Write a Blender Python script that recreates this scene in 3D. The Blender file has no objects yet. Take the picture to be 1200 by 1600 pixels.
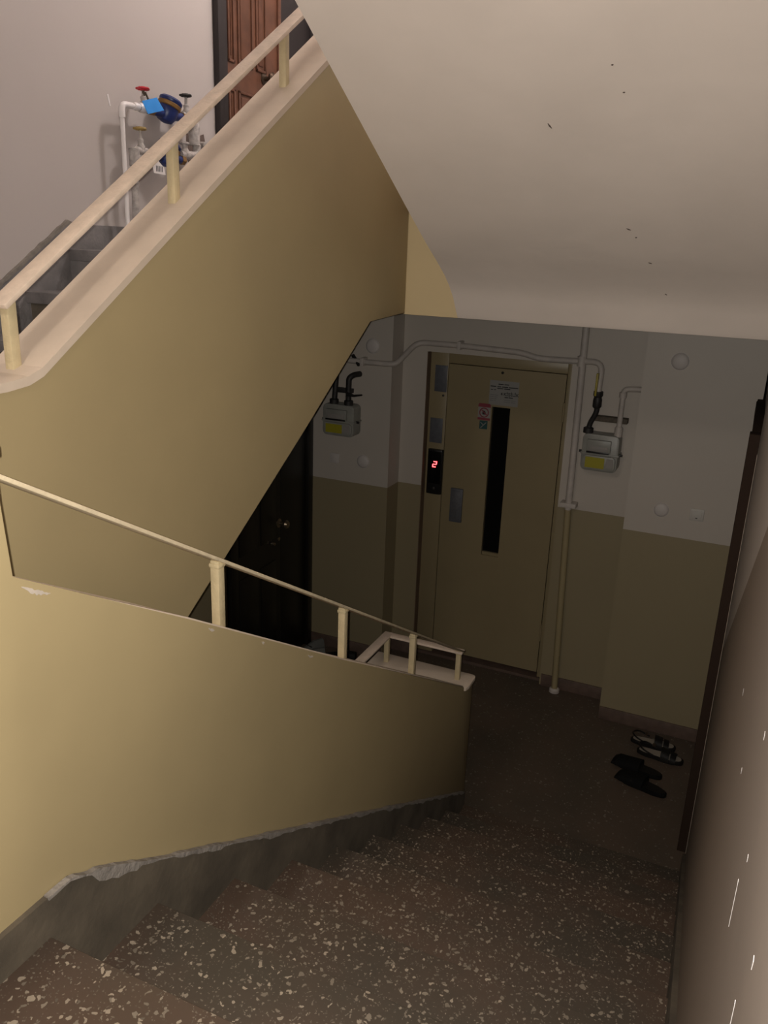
import bpy, bmesh, math, random
from mathutils import Vector, Matrix
random.seed(7)
C = bpy.context.scene.collection

# ------------------------------------------------------------------ camera
YAW, PITCH, ROLL, FPX = 0.4141, 0.3137, 0.0372, 1289.16
CAM = Vector((0.0, -4.992, 2.797))
fwd = Vector((-math.sin(YAW)*math.cos(PITCH), math.cos(YAW)*math.cos(PITCH), -math.sin(PITCH)))
rgt = Vector((math.cos(YAW), math.sin(YAW), 0.0))
upv = rgt.cross(fwd)
r2 = rgt*math.cos(ROLL) + upv*math.sin(ROLL)
u2 = -rgt*math.sin(ROLL) + upv*math.cos(ROLL)
def look(o, loc):
    m = Matrix((r2, u2, -fwd)).transposed().to_4x4(); m.translation = loc
    o.matrix_world = m
cd = bpy.data.cameras.new('camera'); cam = bpy.data.objects.new('camera', cd); C.objects.link(cam)
cd.sensor_fit = 'VERTICAL'; cd.sensor_height = 36.0; cd.lens = FPX/1600.0*36.0; cd.clip_start = 0.01
look(cam, CAM)
bpy.context.scene.camera = cam

# ------------------------------------------------------------------ world, flash, exposure
w = bpy.data.worlds.new('world'); bpy.context.scene.world = w; w.use_nodes = True
w.node_tree.nodes['Background'].inputs[0].default_value = (0.5, 0.45, 0.4, 1)
w.node_tree.nodes['Background'].inputs[1].default_value = 0.0
FLASH_W = 136.0
fl = bpy.data.lights.new('phone_flash', 'SPOT'); fl.energy = FLASH_W; fl.shadow_soft_size = 0.003
fl.spot_size = math.radians(145); fl.spot_blend = 1.0; fl.color = (1.0, 0.945, 0.87)
flo = bpy.data.objects.new('phone_flash', fl); C.objects.link(flo)
look(flo, CAM - r2*0.013 + u2*0.003)
LAMP_W = 76.0
HALF_FILL_W = 26.0
vs = bpy.context.scene.view_settings
vs.view_transform = 'Standard'; vs.look = 'None'; vs.gamma = 1.0; vs.use_curve_mapping = False
vs.exposure = 0.0
try: bpy.context.scene.cycles.use_denoising = True
except Exception: pass

# ------------------------------------------------------------------ materials
def mat(name, col, rough=0.6, metal=0.0, noise=0.0, nscale=6.0, bump=0.0, bscale=40.0, col2=None, emit=None, spec=None):
    m = bpy.data.materials.new(name); m.use_nodes = True
    nt = m.node_tree; b = nt.nodes['Principled BSDF']
    b.inputs['Base Color'].default_value = (*col, 1); b.inputs['Roughness'].default_value = rough
    b.inputs['Metallic'].default_value = metal
    if spec is not None: b.inputs['Specular IOR Level'].default_value = spec
    tc = nt.nodes.new('ShaderNodeTexCoord')
    if noise or col2:
        n = nt.nodes.new('ShaderNodeTexNoise'); n.inputs['Scale'].default_value = nscale; n.inputs['Detail'].default_value = 5
        nt.links.new(tc.outputs['Object'], n.inputs['Vector'])
        mx = nt.nodes.new('ShaderNodeMix'); mx.data_type = 'RGBA'
        mr = nt.nodes.new('ShaderNodeMapRange'); mr.inputs[1].default_value = 0.35; mr.inputs[2].default_value = 0.68
        nt.links.new(n.outputs['Fac'], mr.inputs[0]); nt.links.new(mr.outputs[0], mx.inputs['Factor'])
        c2 = col2 or tuple(c*(1-noise) for c in col)
        mx.inputs['A'].default_value = (*col, 1); mx.inputs['B'].default_value = (*c2, 1)
        nt.links.new(mx.outputs['Result'], b.inputs['Base Color'])
    if bump:
        n2 = nt.nodes.new('ShaderNodeTexNoise'); n2.inputs['Scale'].default_value = bscale; n2.inputs['Detail'].default_value = 4
        nt.links.new(tc.outputs['Object'], n2.inputs['Vector'])
        bp = nt.nodes.new('ShaderNodeBump'); bp.inputs['Strength'].default_value = bump; bp.inputs['Distance'].default_value = 0.01
        nt.links.new(n2.outputs['Fac'], bp.inputs['Height']); nt.links.new(bp.outputs[0], b.inputs['Normal'])
    if emit:
        b.inputs['Emission Color'].default_value = (*emit[0], 1); b.inputs['Emission Strength'].default_value = emit[1]
    return m

def two_tone(name, upper, lower, z0, slope=0.0, y0=0.0, rough=0.5, zmax=None):
    """off-white paint above, oil paint below a painted line z0 + slope*max(0,y0-y)"""
    m = mat(name, upper, rough, bump=0.12, bscale=9.0)
    nt = m.node_tree; b = nt.nodes['Principled BSDF']
    g = nt.nodes.new('ShaderNodeNewGeometry'); sp = nt.nodes.new('ShaderNodeSeparateXYZ'); nt.links.new(g.outputs['Position'], sp.inputs[0])
    def M(op, a, bb):
        n = nt.nodes.new('ShaderNodeMath'); n.operation = op
        for i, v in enumerate((a, bb)):
            if isinstance(v, (int, float)): n.inputs[i].default_value = v
            else: nt.links.new(v, n.inputs[i])
        return n.outputs[0]
    n = nt.nodes.new('ShaderNodeTexNoise'); n.inputs['Scale'].default_value = 3.0; nt.links.new(g.outputs['Position'], n.inputs['Vector'])
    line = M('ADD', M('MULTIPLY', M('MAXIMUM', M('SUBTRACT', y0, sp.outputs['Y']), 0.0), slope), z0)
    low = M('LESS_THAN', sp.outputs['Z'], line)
    mx = nt.nodes.new('ShaderNodeMix'); mx.data_type = 'RGBA'; nt.links.new(low, mx.inputs['Factor'])
    mx.inputs['A'].default_value = (*upper, 1); mx.inputs['B'].default_value = (*lower, 1)
    mv = nt.nodes.new('ShaderNodeMix'); mv.data_type = 'RGBA'; mv.blend_type = 'MULTIPLY'
    mr = nt.nodes.new('ShaderNodeMapRange'); mr.inputs[3].default_value = 0.0; mr.inputs[4].default_value = 0.3
    nt.links.new(n.outputs['Fac'], mr.inputs[0]); nt.links.new(mr.outputs[0], mv.inputs['Factor'])
    nt.links.new(mx.outputs['Result'], mv.inputs['A']); mv.inputs['B'].default_value = (0.8, 0.77, 0.74, 1)
    nt.links.new(mv.outputs['Result'], b.inputs['Base Color'])
    return m

def terrazzo(name, base, base2, chip, scale=42.0, dens=0.30):
    m = mat(name, base, 0.55); nt = m.node_tree; b = nt.nodes['Principled BSDF']
    g = nt.nodes.new('ShaderNodeNewGeometry')
    nn = nt.nodes.new('ShaderNodeTexNoise'); nn.inputs['Scale'].default_value = 60.0
    nt.links.new(g.outputs['Position'], nn.inputs['Vector'])
    wm = nt.nodes.new('ShaderNodeMix'); wm.data_type = 'RGBA'; wm.blend_type = 'LINEAR_LIGHT'; wm.inputs['Factor'].default_value = 0.012
    nt.links.new(g.outputs['Position'], wm.inputs['A']); nt.links.new(nn.outputs['Color'], wm.inputs['B'])
    def chips(sc, rad_lo, rad_hi, pick):
        v = nt.nodes.new('ShaderNodeTexVoronoi'); v.inputs['Scale'].default_value = sc
        nt.links.new(wm.outputs['Result'], v.inputs['Vector'])
        cs = nt.nodes.new('ShaderNodeSeparateColor'); nt.links.new(v.outputs['Color'], cs.inputs[0])
        r = nt.nodes.new('ShaderNodeMapRange'); r.inputs[3].default_value = rad_lo; r.inputs[4].default_value = rad_hi
        nt.links.new(cs.outputs[1], r.inputs[0])
        lt = nt.nodes.new('ShaderNodeMath'); lt.operation = 'LESS_THAN'
        nt.links.new(v.outputs['Distance'], lt.inputs[0]); nt.links.new(r.outputs[0], lt.inputs[1])
        pk = nt.nodes.new('ShaderNodeMath'); pk.operation = 'LESS_THAN'; nt.links.new(cs.outputs[0], pk.inputs[0]); pk.inputs[1].default_value = pick
        mu = nt.nodes.new('ShaderNodeMath'); mu.operation = 'MULTIPLY'
        nt.links.new(lt.outputs[0], mu.inputs[0]); nt.links.new(pk.outputs[0], mu.inputs[1])
        return mu.outputs[0], cs.outputs[2]
    c1, t1 = chips(scale, 0.12, 0.42, dens); c2, t2 = chips(scale*2.1, 0.14, 0.36, dens*1.1)
    bn = nt.nodes.new('ShaderNodeTexNoise'); bn.inputs['Scale'].default_value = 2.2; bn.inputs['Detail'].default_value = 5
    nt.links.new(g.outputs['Position'], bn.inputs['Vector'])
    br = nt.nodes.new('ShaderNodeMapRange'); br.inputs[1].default_value = 0.4; br.inputs[2].default_value = 0.62; nt.links.new(bn.outputs['Fac'], br.inputs[0])
    bm_ = nt.nodes.new('ShaderNodeMix'); bm_.data_type = 'RGBA'; nt.links.new(br.outputs[0], bm_.inputs['Factor'])
    bm_.inputs['A'].default_value = (*base, 1); bm_.inputs['B'].default_value = (*base2, 1)
    cur = bm_.outputs['Result']
    for c, t, dim in ((c2, t2, 0.62), (c1, t1, 1.0)):
        cc = nt.nodes.new('ShaderNodeMix'); cc.data_type = 'RGBA'; nt.links.new(t, cc.inputs['Factor'])
        cc.inputs['A'].default_value = (*[x*0.5*dim for x in chip], 1); cc.inputs['B'].default_value = (*[x*dim for x in chip], 1)
        mm = nt.nodes.new('ShaderNodeMix'); mm.data_type = 'RGBA'; nt.links.new(c, mm.inputs['Factor'])
        nt.links.new(cur, mm.inputs['A']); nt.links.new(cc.outputs['Result'], mm.inputs['B']); cur = mm.outputs['Result']
    nt.links.new(cur, b.inputs['Base Color'])
    return m

TAN = (0.40, 0.315, 0.17); OFFW = (0.50, 0.45, 0.395)
LOWTAN = (0.285, 0.235, 0.14)
M_tan = mat('tan_oil_paint', TAN, 0.5, noise=0.10, nscale=2.0, bump=0.10, bscale=7.0)
M_fascia = mat('light_tan_paint', (0.56, 0.44, 0.25), 0.5, noise=0.08, nscale=2.0, bump=0.1, bscale=7.0)  # lighter version of the tan, only on the upper parapet
M_cap = mat('cream_cap_paint', (0.63, 0.52, 0.415), 0.5, noise=0.12, nscale=8, bump=0.1)
M_rail = mat('cream_metal_paint', (0.68, 0.55, 0.44), 0.42, noise=0.15, nscale=30, bump=0.15, bscale=120)
M_rail2 = mat('yellow_cream_metal_paint', (0.60, 0.50, 0.34), 0.42, noise=0.15, nscale=30, bump=0.15, bscale=120)
M_post = mat('yellowed_metal_paint', (0.56, 0.46, 0.28), 0.42, noise=0.15, nscale=25, bump=0.2, bscale=120)
M_soffit = mat('whitewashed_plaster', (0.76, 0.67, 0.60), 0.75, noise=0.06, nscale=3, bump=0.35, bscale=5.0)
M_white = mat('upper_wall_paint', (0.50, 0.455, 0.44), 0.65, noise=0.07, nscale=2.5, bump=0.12, bscale=8)
M_back = two_tone('landing_wall_paint', OFFW, LOWTAN, 1.262)
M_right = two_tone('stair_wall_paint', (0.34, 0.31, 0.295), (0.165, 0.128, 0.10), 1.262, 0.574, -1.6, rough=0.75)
M_terr = terrazzo('stair_terrazzo', (0.084, 0.055, 0.039), (0.058, 0.047, 0.035), (0.33, 0.275, 0.21), 74.0, 0.60)
M_floor = terrazzo('landing_terrazzo', (0.10, 0.070, 0.050), (0.075, 0.058, 0.042), (0.20, 0.17, 0.135), 62, 0.40)
M_grey = mat('grey_cement', (0.115, 0.092, 0.064), 0.85, noise=0.45, nscale=8, bump=0.15, bscale=60)
M_grey2 = mat('bluish_grey_cement', (0.23, 0.215, 0.215), 0.85, noise=0.35, nscale=9, bump=0.5, bscale=45)
M_riser = mat('brown_grey_riser', (0.15, 0.125, 0.095), 0.8, noise=0.35, nscale=12, bump=0.3)
M_plaster = mat('pale_patch_plaster', (0.27, 0.24, 0.21), 0.85, noise=0.3, nscale=30, bump=0.5, bscale=60)
M_base = mat('brown_skirting', (0.13, 0.085, 0.065), 0.6, noise=0.3, nscale=20)
M_elev = mat('elevator_steel_paint', (0.27, 0.215, 0.12), 0.4, noise=0.06, nscale=4)
M_reveal = mat('elevator_reveal_brown', (0.15, 0.095, 0.06), 0.6, noise=0.2)
M_black = mat('black_plastic', (0.012, 0.011, 0.011), 0.35)
M_glassdark = mat('dark_slit_glass', (0.006, 0.006, 0.006), 0.15)
M_plate = mat('grey_blue_plate', (0.11, 0.112, 0.125), 0.45, noise=0.2, nscale=40)
M_steel = mat('brushed_steel', (0.13, 0.13, 0.14), 0.55, metal=0.2, noise=0.2, nscale=60)
M_led = mat('red_led', (0.6, 0.02, 0.02), 0.4, emit=((1.0, 0.06, 0.065), 7.0))
M_paper = mat('paper', (0.27, 0.26, 0.24), 0.7, noise=0.06)
M_ink = mat('black_ink', (0.02, 0.02, 0.02), 0.7)
M_red = mat('red_print', (0.22, 0.03, 0.045), 0.6)
M_teal = mat('teal_print', (0.012, 0.06, 0.06), 0.6)
M_pale = mat('pale_print', (0.27, 0.25, 0.23), 0.6)
M_pipe = mat('wall_painted_pipe', (0.52, 0.465, 0.42), 0.5, noise=0.15, nscale=20)
M_pipelow = mat('tan_painted_pipe', (0.34, 0.275, 0.15), 0.5, noise=0.1)
M_iron = mat('dark_iron', (0.035, 0.032, 0.030), 0.55, metal=0.3, noise=0.4, nscale=40)
M_rust = mat('rusty_bracket', (0.11, 0.085, 0.06), 0.7, noise=0.4, nscale=40)
M_yel = mat('yellow_label', (0.32, 0.28, 0.012), 0.6)
M_yelp = mat('yellow_pipe_paint', (0.36, 0.29, 0.04), 0.5)
M_meter = mat('grey_meter_enamel', (0.28, 0.275, 0.245), 0.4, noise=0.15, nscale=20)
M_pvc = mat('white_pvc', (0.78, 0.74, 0.74), 0.3)
M_painted = mat('paint_splashed_fitting', (0.48, 0.44, 0.42), 0.6, noise=0.35, nscale=60, bump=0.4, bscale=80)
M_blue = mat('blue_meter_body', (0.012, 0.03, 0.16), 0.35, noise=0.3, nscale=30)
M_card = mat('bright_blue_card', (0.035, 0.30, 0.85), 0.5)
M_brass = mat('brass', (0.30, 0.17, 0.06), 0.4, metal=0.5, noise=0.3, nscale=40)
M_redh = mat('red_valve_handle', (0.50, 0.015, 0.03), 0.4)
M_yelh = mat('brass_yellow_handle', (0.42, 0.29, 0.09), 0.5, noise=0.3, nscale=50)
M_stain = mat('brown_stain', (0.14, 0.10, 0.085), 0.9, noise=0.5, nscale=25)
M_terra = mat('terracotta_wood', (0.15, 0.062, 0.035), 0.45, noise=0.35, nscale=14)
M_doorfr = mat('black_brown_frame', (0.018, 0.0135, 0.014), 0.5)
M_ddoor = mat('dark_door_wood', (0.010, 0.0085, 0.007), 0.35)
M_knob = mat('dark_bronze', (0.10, 0.07, 0.05), 0.35, metal=0.7)
M_chrome = mat('worn_nickel', (0.35, 0.28, 0.2), 0.3, metal=0.9)
M_switch = mat('white_switch_plastic', (0.50, 0.47, 0.43), 0.55)
M_shoe = mat('black_rubber', (0.005, 0.005, 0.005), 0.8, spec=0.15)
M_shoe2 = mat('black_leather', (0.008, 0.007, 0.006), 0.6, spec=0.25)
M_insole = mat('beige_insole', (0.30, 0.26, 0.21), 0.7, noise=0.1)
M_greyshoe = mat('grey_canvas', (0.12, 0.12, 0.11), 0.8)
M_mark = mat('dark_scuff', (0.10, 0.075, 0.06), 0.8)
M_drip = mat('white_paint_drip', (0.30, 0.28, 0.27), 0.5)
M_blob = mat('dark_red_fruit_skin', (0.05, 0.010, 0.010), 0.4)
M_lamp = mat('lamp_glass', (0.8, 0.8, 0.78), 0.4, emit=((1, 0.9, 0.82), 6.0))

# ------------------------------------------------------------------ mesh helpers
class MB:
    def __init__(s): s.bm = bmesh.new()
    def box(s, x0, x1, y0, y1, z0, z1):
        v = [s.bm.verts.new((x, y, z)) for x in (x0, x1) for y in (y0, y1) for z in (z0, z1)]
        for f in ((0,1,3,2),(4,6,7,5),(0,4,5,1),(2,3,7,6),(0,2,6,4),(1,5,7,3)): s.bm.faces.new([v[i] for i in f])
        return s
    def prism(s, poly, lo, hi, axis='X'):
        """extrude a polygon; axis X: (y,z) pairs, Y: (x,z), Z: (x,y)"""
        def P(p, t): return {'X': (t, p[0], p[1]), 'Y': (p[0], t, p[1]), 'Z': (p[0], p[1], t)}[axis]
        a = [s.bm.verts.new(P(p, lo)) for p in poly]; b = [s.bm.verts.new(P(p, hi)) for p in poly]
        n = len(poly)
        s.bm.faces.new(a); s.bm.faces.new(b[::-1])
        for i in range(n): s.bm.faces.new((a[i], b[i], b[(i+1) % n], a[(i+1) % n]))
        return s
    def tube(s, pts, r, seg=10, cap=True):
        pts = [Vector(p) for p in pts]; rr = r if isinstance(r, (list, tuple)) else [r]*len(pts)
        t = (pts[1]-pts[0]).normalized(); ref = Vector((0,0,1)) if abs(t.z) < 0.9 else Vector((1,0,0))
        n = t.cross(ref).normalized(); rings = []
        for i, p in enumerate(pts):
            if i == 0: tt = pts[1]-pts[0]
            elif i == len(pts)-1: tt = pts[-1]-pts[-2]
            else: tt = (pts[i+1]-p).normalized() + (p-pts[i-1]).normalized()
            tt = tt.normalized() if tt.length > 1e-9 else t
            n = (n - tt*n.dot(tt)); n = n.normalized() if n.length > 1e-6 else tt.orthogonal().normalized()
            b = tt.cross(n)
            rings.append([s.bm.verts.new(p + (n*math.cos(2*math.pi*k/seg) + b*math.sin(2*math.pi*k/seg))*rr[i]) for k in range(seg)])
        for a, b in zip(rings, rings[1:]):
            for k in range(seg): s.bm.faces.new((a[k], a[(k+1) % seg], b[(k+1) % seg], b[k]))
        if cap: s.bm.faces.new(rings[0][::-1]); s.bm.faces.new(rings[-1])
        return s
    def lathe(s, prof, origin, axis, seg=20):
        """prof: (radius, offset along axis)"""
        o = Vector(origin); ax = Vector(axis).normalized(); n = ax.orthogonal().normalized(); b = ax.cross(n); rings = []
        for r, h in prof:
            rings.append([s.bm.verts.new(o + ax*h + (n*math.cos(2*math.pi*k/seg)+b*math.sin(2*math.pi*k/seg))*max(r, 1e-4)) for k in range(seg)])
        for a, c in zip(rings, rings[1:]):
            for k in range(seg): s.bm.faces.new((a[k], a[(k+1) % seg], c[(k+1) % seg], c[k]))
        s.bm.faces.new(rings[0][::-1]); s.bm.faces.new(rings[-1])
        return s
    def bar(s, p0, p1, wid, thk, wdir=(1,0,0)):
        """rectangular bar from p0 to p1; wid along wdir"""
        p0, p1 = Vector(p0), Vector(p1); t = (p1-p0).normalized(); wv = Vector(wdir); wv = (wv - t*wv.dot(t)).normalized(); h = t.cross(wv)
        v = [s.bm.verts.new(p + wv*a*wid/2 + h*c*thk/2) for p in (p0, p1) for a in (-1, 1) for c in (-1, 1)]
        for f in ((0,1,3,2),(4,6,7,5),(0,4,5,1),(2,3,7,6),(0,2,6,4),(1,5,7,3)): s.bm.faces.new([v[i] for i in f])
        return s
    def loft(s, rings, close=True):
        R = [[s.bm.verts.new(p) for p in r] for r in rings]
        for a, b in zip(R, R[1:]):
            n = len(a)
            for k in range(n if close else n-1): s.bm.faces.new((a[k], a[(k+1) % n], b[(k+1) % n], b[k]))
        if close: s.bm.faces.new(R[0][::-1]); s.bm.faces.new(R[-1])
        return s
    def build(s, name, m, parent=None, bevel=0.0, smooth=True, segs=2):
        if bevel:
            bmesh.ops.bevel(s.bm, geom=s.bm.edges[:], offset=bevel, segments=segs, affect='EDGES', profile=0.5, clamp_overlap=True)
        bmesh.ops.recalc_face_normals(s.bm, faces=s.bm.faces[:])
        me = bpy.data.meshes.new(name); s.bm.to_mesh(me); s.bm.free()
        me.materials.append(m)
        if smooth:
            me.shade_smooth(); me.set_sharp_from_angle(angle=math.radians(38))
        o = bpy.data.objects.new(name, me); C.objects.link(o)
        if parent:
            o.parent = parent; o.matrix_parent_inverse = parent.matrix_world.inverted()
        return o

def fillet(pts, rad, n=6):
    pts = [Vector(p) for p in pts]; out = [pts[0]]
    for a, p, b in zip(pts, pts[1:], pts[2:]):
        d1 = (a-p); d2 = (b-p); r = min(rad, d1.length*0.49, d2.length*0.49)
        q1 = p + d1.normalized()*r; q2 = p + d2.normalized()*r
        for i in range(n+1):
            t = i/n; out.append(q1*(1-t)**2 + p*2*t*(1-t) + q2*t*t)
    out.append(pts[-1]); return out
def tag(o, label, cat, group=None, kind=None):
    o['label'] = label; o['category'] = cat
    if group: o['group'] = group
    if kind: o['kind'] = kind
    return o
def empty(name, loc, label, cat, group=None, kind=None):
    o = bpy.data.objects.new(name, None); C.objects.link(o); o.location = loc
    o.matrix_world = Matrix.Translation(loc); o.empty_display_size = 0.05
    return tag(o, label, cat, group, kind)
def text_mesh(name, s, size, m, mw, parent, bold=0.0):
    cu = bpy.data.curves.new(name, 'FONT'); cu.body = s; cu.size = size; cu.align_x = 'CENTER'; cu.align_y = 'CENTER'
    cu.extrude = 0.0004; cu.offset = bold
    t = bpy.data.objects.new(name+'_tmp', cu); C.objects.link(t)
    bpy.context.view_layer.update()
    me = bpy.data.meshes.new_from_object(t.evaluated_get(bpy.context.evaluated_depsgraph_get()))
    bpy.data.objects.remove(t); bpy.data.curves.remove(cu)
    me.materials.clear(); me.materials.append(m)
    o = bpy.data.objects.new(name, me); C.objects.link(o); o.matrix_world = mw
    if parent:
        o.parent = parent; o.matrix_parent_inverse = parent.matrix_world.inverted(); o.matrix_world = mw
    return o
FACE_Y = Matrix(((1,0,0,0),(0,0,-1,0),(0,1,0,0),(0,0,0,1)))     # text lying on a wall that faces -Y
def on_back(x, y, z): return Matrix.Translation((x, y, z)) @ FACE_Y

# ------------------------------------------------------------------ dimensions
RISE, GO = 0.1607, 0.2802
N1 = -1.639                    # nosing of the lowest step
S = -0.99                      # stair side of the wall between the flights
LX, RX = -2.69, 0.06           # left wall, right wall
UX = -1.405                    # face of the rising flight's wall
H = 2.73                       # floor to floor
HALF = 1.607
def nos(k): return N1 - GO*(k-1)

# ------------------------------------------------------------------ structure
f = MB(); f.box(LX, RX, N1-0.02, 0.3, -0.2, 0); f.box(LX, -1.48, -2.25, N1-0.02, -0.2, 0)
tag(f.build('floor_landing', M_floor, smooth=False), 'dark terrazzo floor of the lower lift landing', 'floor', kind='structure')

# stairs down to the landing
st = empty('staircase', (-0.5, -2.9, 0), 'speckled terrazzo steps going down towards the lift landing', 'stairs', kind='structure')
for k in range(1, 10):
    y = nos(k); z = RISE*k
    t = MB().box(S+0.002, RX-0.012, y-GO-0.02, y, z-0.04, z).build('tread', M_terr, st, bevel=0.004, smooth=True)
    MB().box(S+0.002, RX-0.012, y-GO-0.015, y-0.018, z-RISE, z-0.04).build('riser', M_riser, st, smooth=False)
b = MB().prism([(N1-0.05, -0.2), (N1-0.05, 0.0), (nos(10)-0.02, HALF-0.2), (nos(10)-0.02, HALF-0.42)], S, RX)
b.build('stair_slab', M_soffit, st, smooth=False)
hl = MB(); hl.box(LX, RX, -5.7, nos(10)-0.001, HALF-0.2, HALF-0.041); hl.box(LX, -1.53, nos(10)-0.001, -3.75, HALF-0.2, HALF-0.041)
hl = hl.build('floor_half_landing', M_terr, smooth=False)
tag(hl, 'terrazzo half landing at the top of the steps', 'floor', kind='structure')
MB().box(S+0.002, RX-0.012, -5.7, nos(10), HALF-0.04, HALF).build('landing_slab', M_terr, hl, bevel=0.004)
MB().box(LX, S-0.45, -5.7, -3.75, HALF-0.04, HALF).build('landing_slab', M_terr, hl, bevel=0.004)
MB().box(S-0.45, S+0.002, -5.7, -4.42, HALF-0.04, HALF).build('landing_slab', M_terr, hl, bevel=0.004)

# wall between the flights (stair side faces the camera)
top = [(-1.615, 0.85), (-1.745, 0.85), (-1.745, 0.872), (-2.988, 1.597), (-3.726, 2.042), (-4.155, 2.287)]
SB = S - 0.16
poly = [(-1.615, -0.2)] + top + [(-4.155, 2.48), (-4.42, 2.48), (-4.42, 1.30), (-4.16, 1.20), (-1.95, -0.2)]
wi = MB().prism(poly, SB, S).build('wall_inner', M_tan, bevel=0.006)
tag(wi, 'tan painted low wall beside the descending terrazzo steps', 'wall', kind='structure')
capline = [(-1.756, 0.878), (-2.988, 1.597), (-3.726, 2.042), (-4.155, 2.287)]
MB().prism(capline + [(y, z+0.004) for y, z in capline[::-1]], SB-0.002, S-0.004).build('cap', M_cap, wi, smooth=False)
MB().box(SB-0.006, S+0.004, -4.426, -4.150, 2.48, 2.50).build('cap', M_cap, wi, bevel=0.004)
# grey cement skirting following the steps
sk = [(-1.64, 0.235), (-2.862, 0.959), (-3.488, 1.325), (-4.104, 1.690), (-4.42, 1.692)]
und = [(-4.42, 1.45), (-4.25, 1.45), (-1.95, 0.0), (-1.64, 0.0)]
MB().prism(sk + und, S-0.004, S+0.011).build('skirting', M_grey, wi, smooth=False)
# torn pale plaster edge along the top of the skirting
pe = MB(); up_, lo_ = [], []
def skz(y):
    for (a, za), (b2, zb) in zip(sk, sk[1:]):
        if b2 <= y <= a: return za + (zb-za)*(y-a)/(b2-a)
    return sk[-1][1]
rnd = random.Random(3); nn = 150
for i in range(nn+1):
    y = -1.66 - (4.16-1.66)*i/nn; z = skz(y)
    wob = 0.005 + 0.004*math.sin(i*0.37) + 0.003*math.sin(i*0.9) + rnd.uniform(-0.003, 0.004) + (0.010 if 136 < i < 144 else 0)
    up_.append((y, z + 0.002 + 0.35*wob)); lo_.append((y, z - max(0.002, wob)))
pe.prism(up_ + lo_[::-1], S+0.002, S+0.0145).build('plaster_edge', M_plaster, wi, smooth=False)
# chips of white filler under the top edge
rnd0 = random.Random(5)
M_filler = mat('pale_filler', (0.50, 0.43, 0.36), 0.7, noise=0.2, nscale=40)
for (y, z, ln, hgt) in ((-4.135, 2.268, 0.055, 0.006), (-3.66, 1.992, 0.022, 0.004), (-3.22, 1.722, 0.03, 0.004), (-3.45, 1.866, 0.012, 0.004)):
    n_ = 14; a_ = [(y+ln*i/n_, z-0.575*ln*i/n_ + rnd0.uniform(-0.001, 0.002)) for i in range(n_+1)]
    b_ = [(y+ln*i/n_, z-0.575*ln*i/n_ - hgt*(0.15+1.6*math.sin(math.pi*i/n_)*rnd0.uniform(0.4, 1.0))) for i in range(n_+1)]
    MB().prism(a_ + b_[::-1], S-0.001, S+0.0006).build('filler_patch', M_filler, wi, smooth=False)



# wall carrying the rising flight
ut = [(-1.65, 3.582), (-2.0, 3.582), (-3.66, 2.498), (-3.70, 2.484), (-3.76, 2.478), (-4.42, 2.478)]
ub = [(-4.42, 1.40), (-3.71, 1.40), (-3.20, 1.734), (-2.50, 2.176), (-2.00, 2.512), (-1.65, 2.517)]
wu = MB().prism(ut + ub, UX-0.14, UX).build('wall_flight', M_tan, bevel=0.005)
tag(wu, 'large sloping tan wall carrying the rising flight', 'wall', kind='structure')
MB().prism(ut + [(y, z+0.02) for y, z in ut[::-1]], UX-0.146, UX+0.003).build('cap', M_cap, wu, smooth=False)
wp = MB().box(UX-0.14, SB-0.0, -1.65, -1.53, 2.515, 3.582).build('wall_upper_parapet', M_fascia, smooth=False)
tag(wp, 'tan strip of parapet closing the well at the upper landing', 'wall', kind='structure')
MB().box(UX-0.14, SB, -1.656, -1.524, 3.582, 3.602).build('cap', M_cap, wp)
wpier = MB().box(UX, SB, -4.42, -4.30, HALF-0.2, 2.48).build('wall_well_end', M_tan, smooth=False)
tag(wpier, 'tan wall closing the near end of the stair well', 'wall', kind='structure')
MB().box(UX+0.003, SB-0.006, -4.426, -4.294, 2.48, 2.499).build('cap', M_cap, wpier, smooth=False)
# parapet along the lower landing edge
wl = MB().box(-1.48, SB, -1.745, -1.62, -0.2, 0.85).build('wall_landing_parapet', M_tan, smooth=False)
tag(wl, 'low tan parapet at the lower landing edge', 'wall', kind='structure')
cp = [(-1.488, -1.755), (-1.488, -1.61), (-0.995, -1.61), (-0.98, -1.617), (-0.974, -1.632), (-0.974, -1.72), (-0.982, -1.745), (-1.0, -1.755)]
MB().prism(cp, 0.85, 0.87, 'Z').build('cap', M_cap, wl, bevel=0.004)
dt = [(-1.745, 0.85), (-2.05, 0.85), (-3.7, -0.22), (-4.3, -0.22), (-4.3, -1.3), (-3.7, -1.3), (-1.95, -0.2), (-1.745, -0.2)]
wd = MB().prism(dt, -1.48, -1.36).build('wall_down_flight', M_tan, smooth=False)
tag(wd, 'tan wall of the flight leading further down', 'wall', kind='structure')
dc = [(-1.755, 0.85), (-2.05, 0.85), (-3.7, -0.22)]
MB().prism(dc + [(y, z+0.02) for y, z in dc[::-1]], -1.488, -1.352).build('cap', M_cap, wd, smooth=False)

# soffit of the flight above the camera
sp_ = [(-1.63, 2.515), (-1.695, 2.519), (-1.712, 2.535), (-1.766, 2.603), (-1.82, 2.650), (-1.877, 2.690), (-1.98, 2.748), (-2.094, 2.808), (-2.30, 2.926), (-2.474, 3.028), (-2.859, 3.252), (-3.024, 3.349), (-4.365, 4.137)]
ce = MB().prism(sp_ + [(-4.42, 4.137), (-4.42, 4.337), (-4.20, 4.337), (-1.63, 2.85)], SB, RX).build('ceiling', M_soffit, bevel=0.0)
tag(ce, 'whitewashed sloping soffit of the flight overhead', 'ceiling', kind='structure')
def soff(y):
    for (a, za), (b2, zb) in zip(sp_, sp_[1:]):
        if b2 <= y <= a: return za + (zb-za)*(y-a)/(b2-a), (zb-za)/(b2-a)
    return 0, 0

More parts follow.
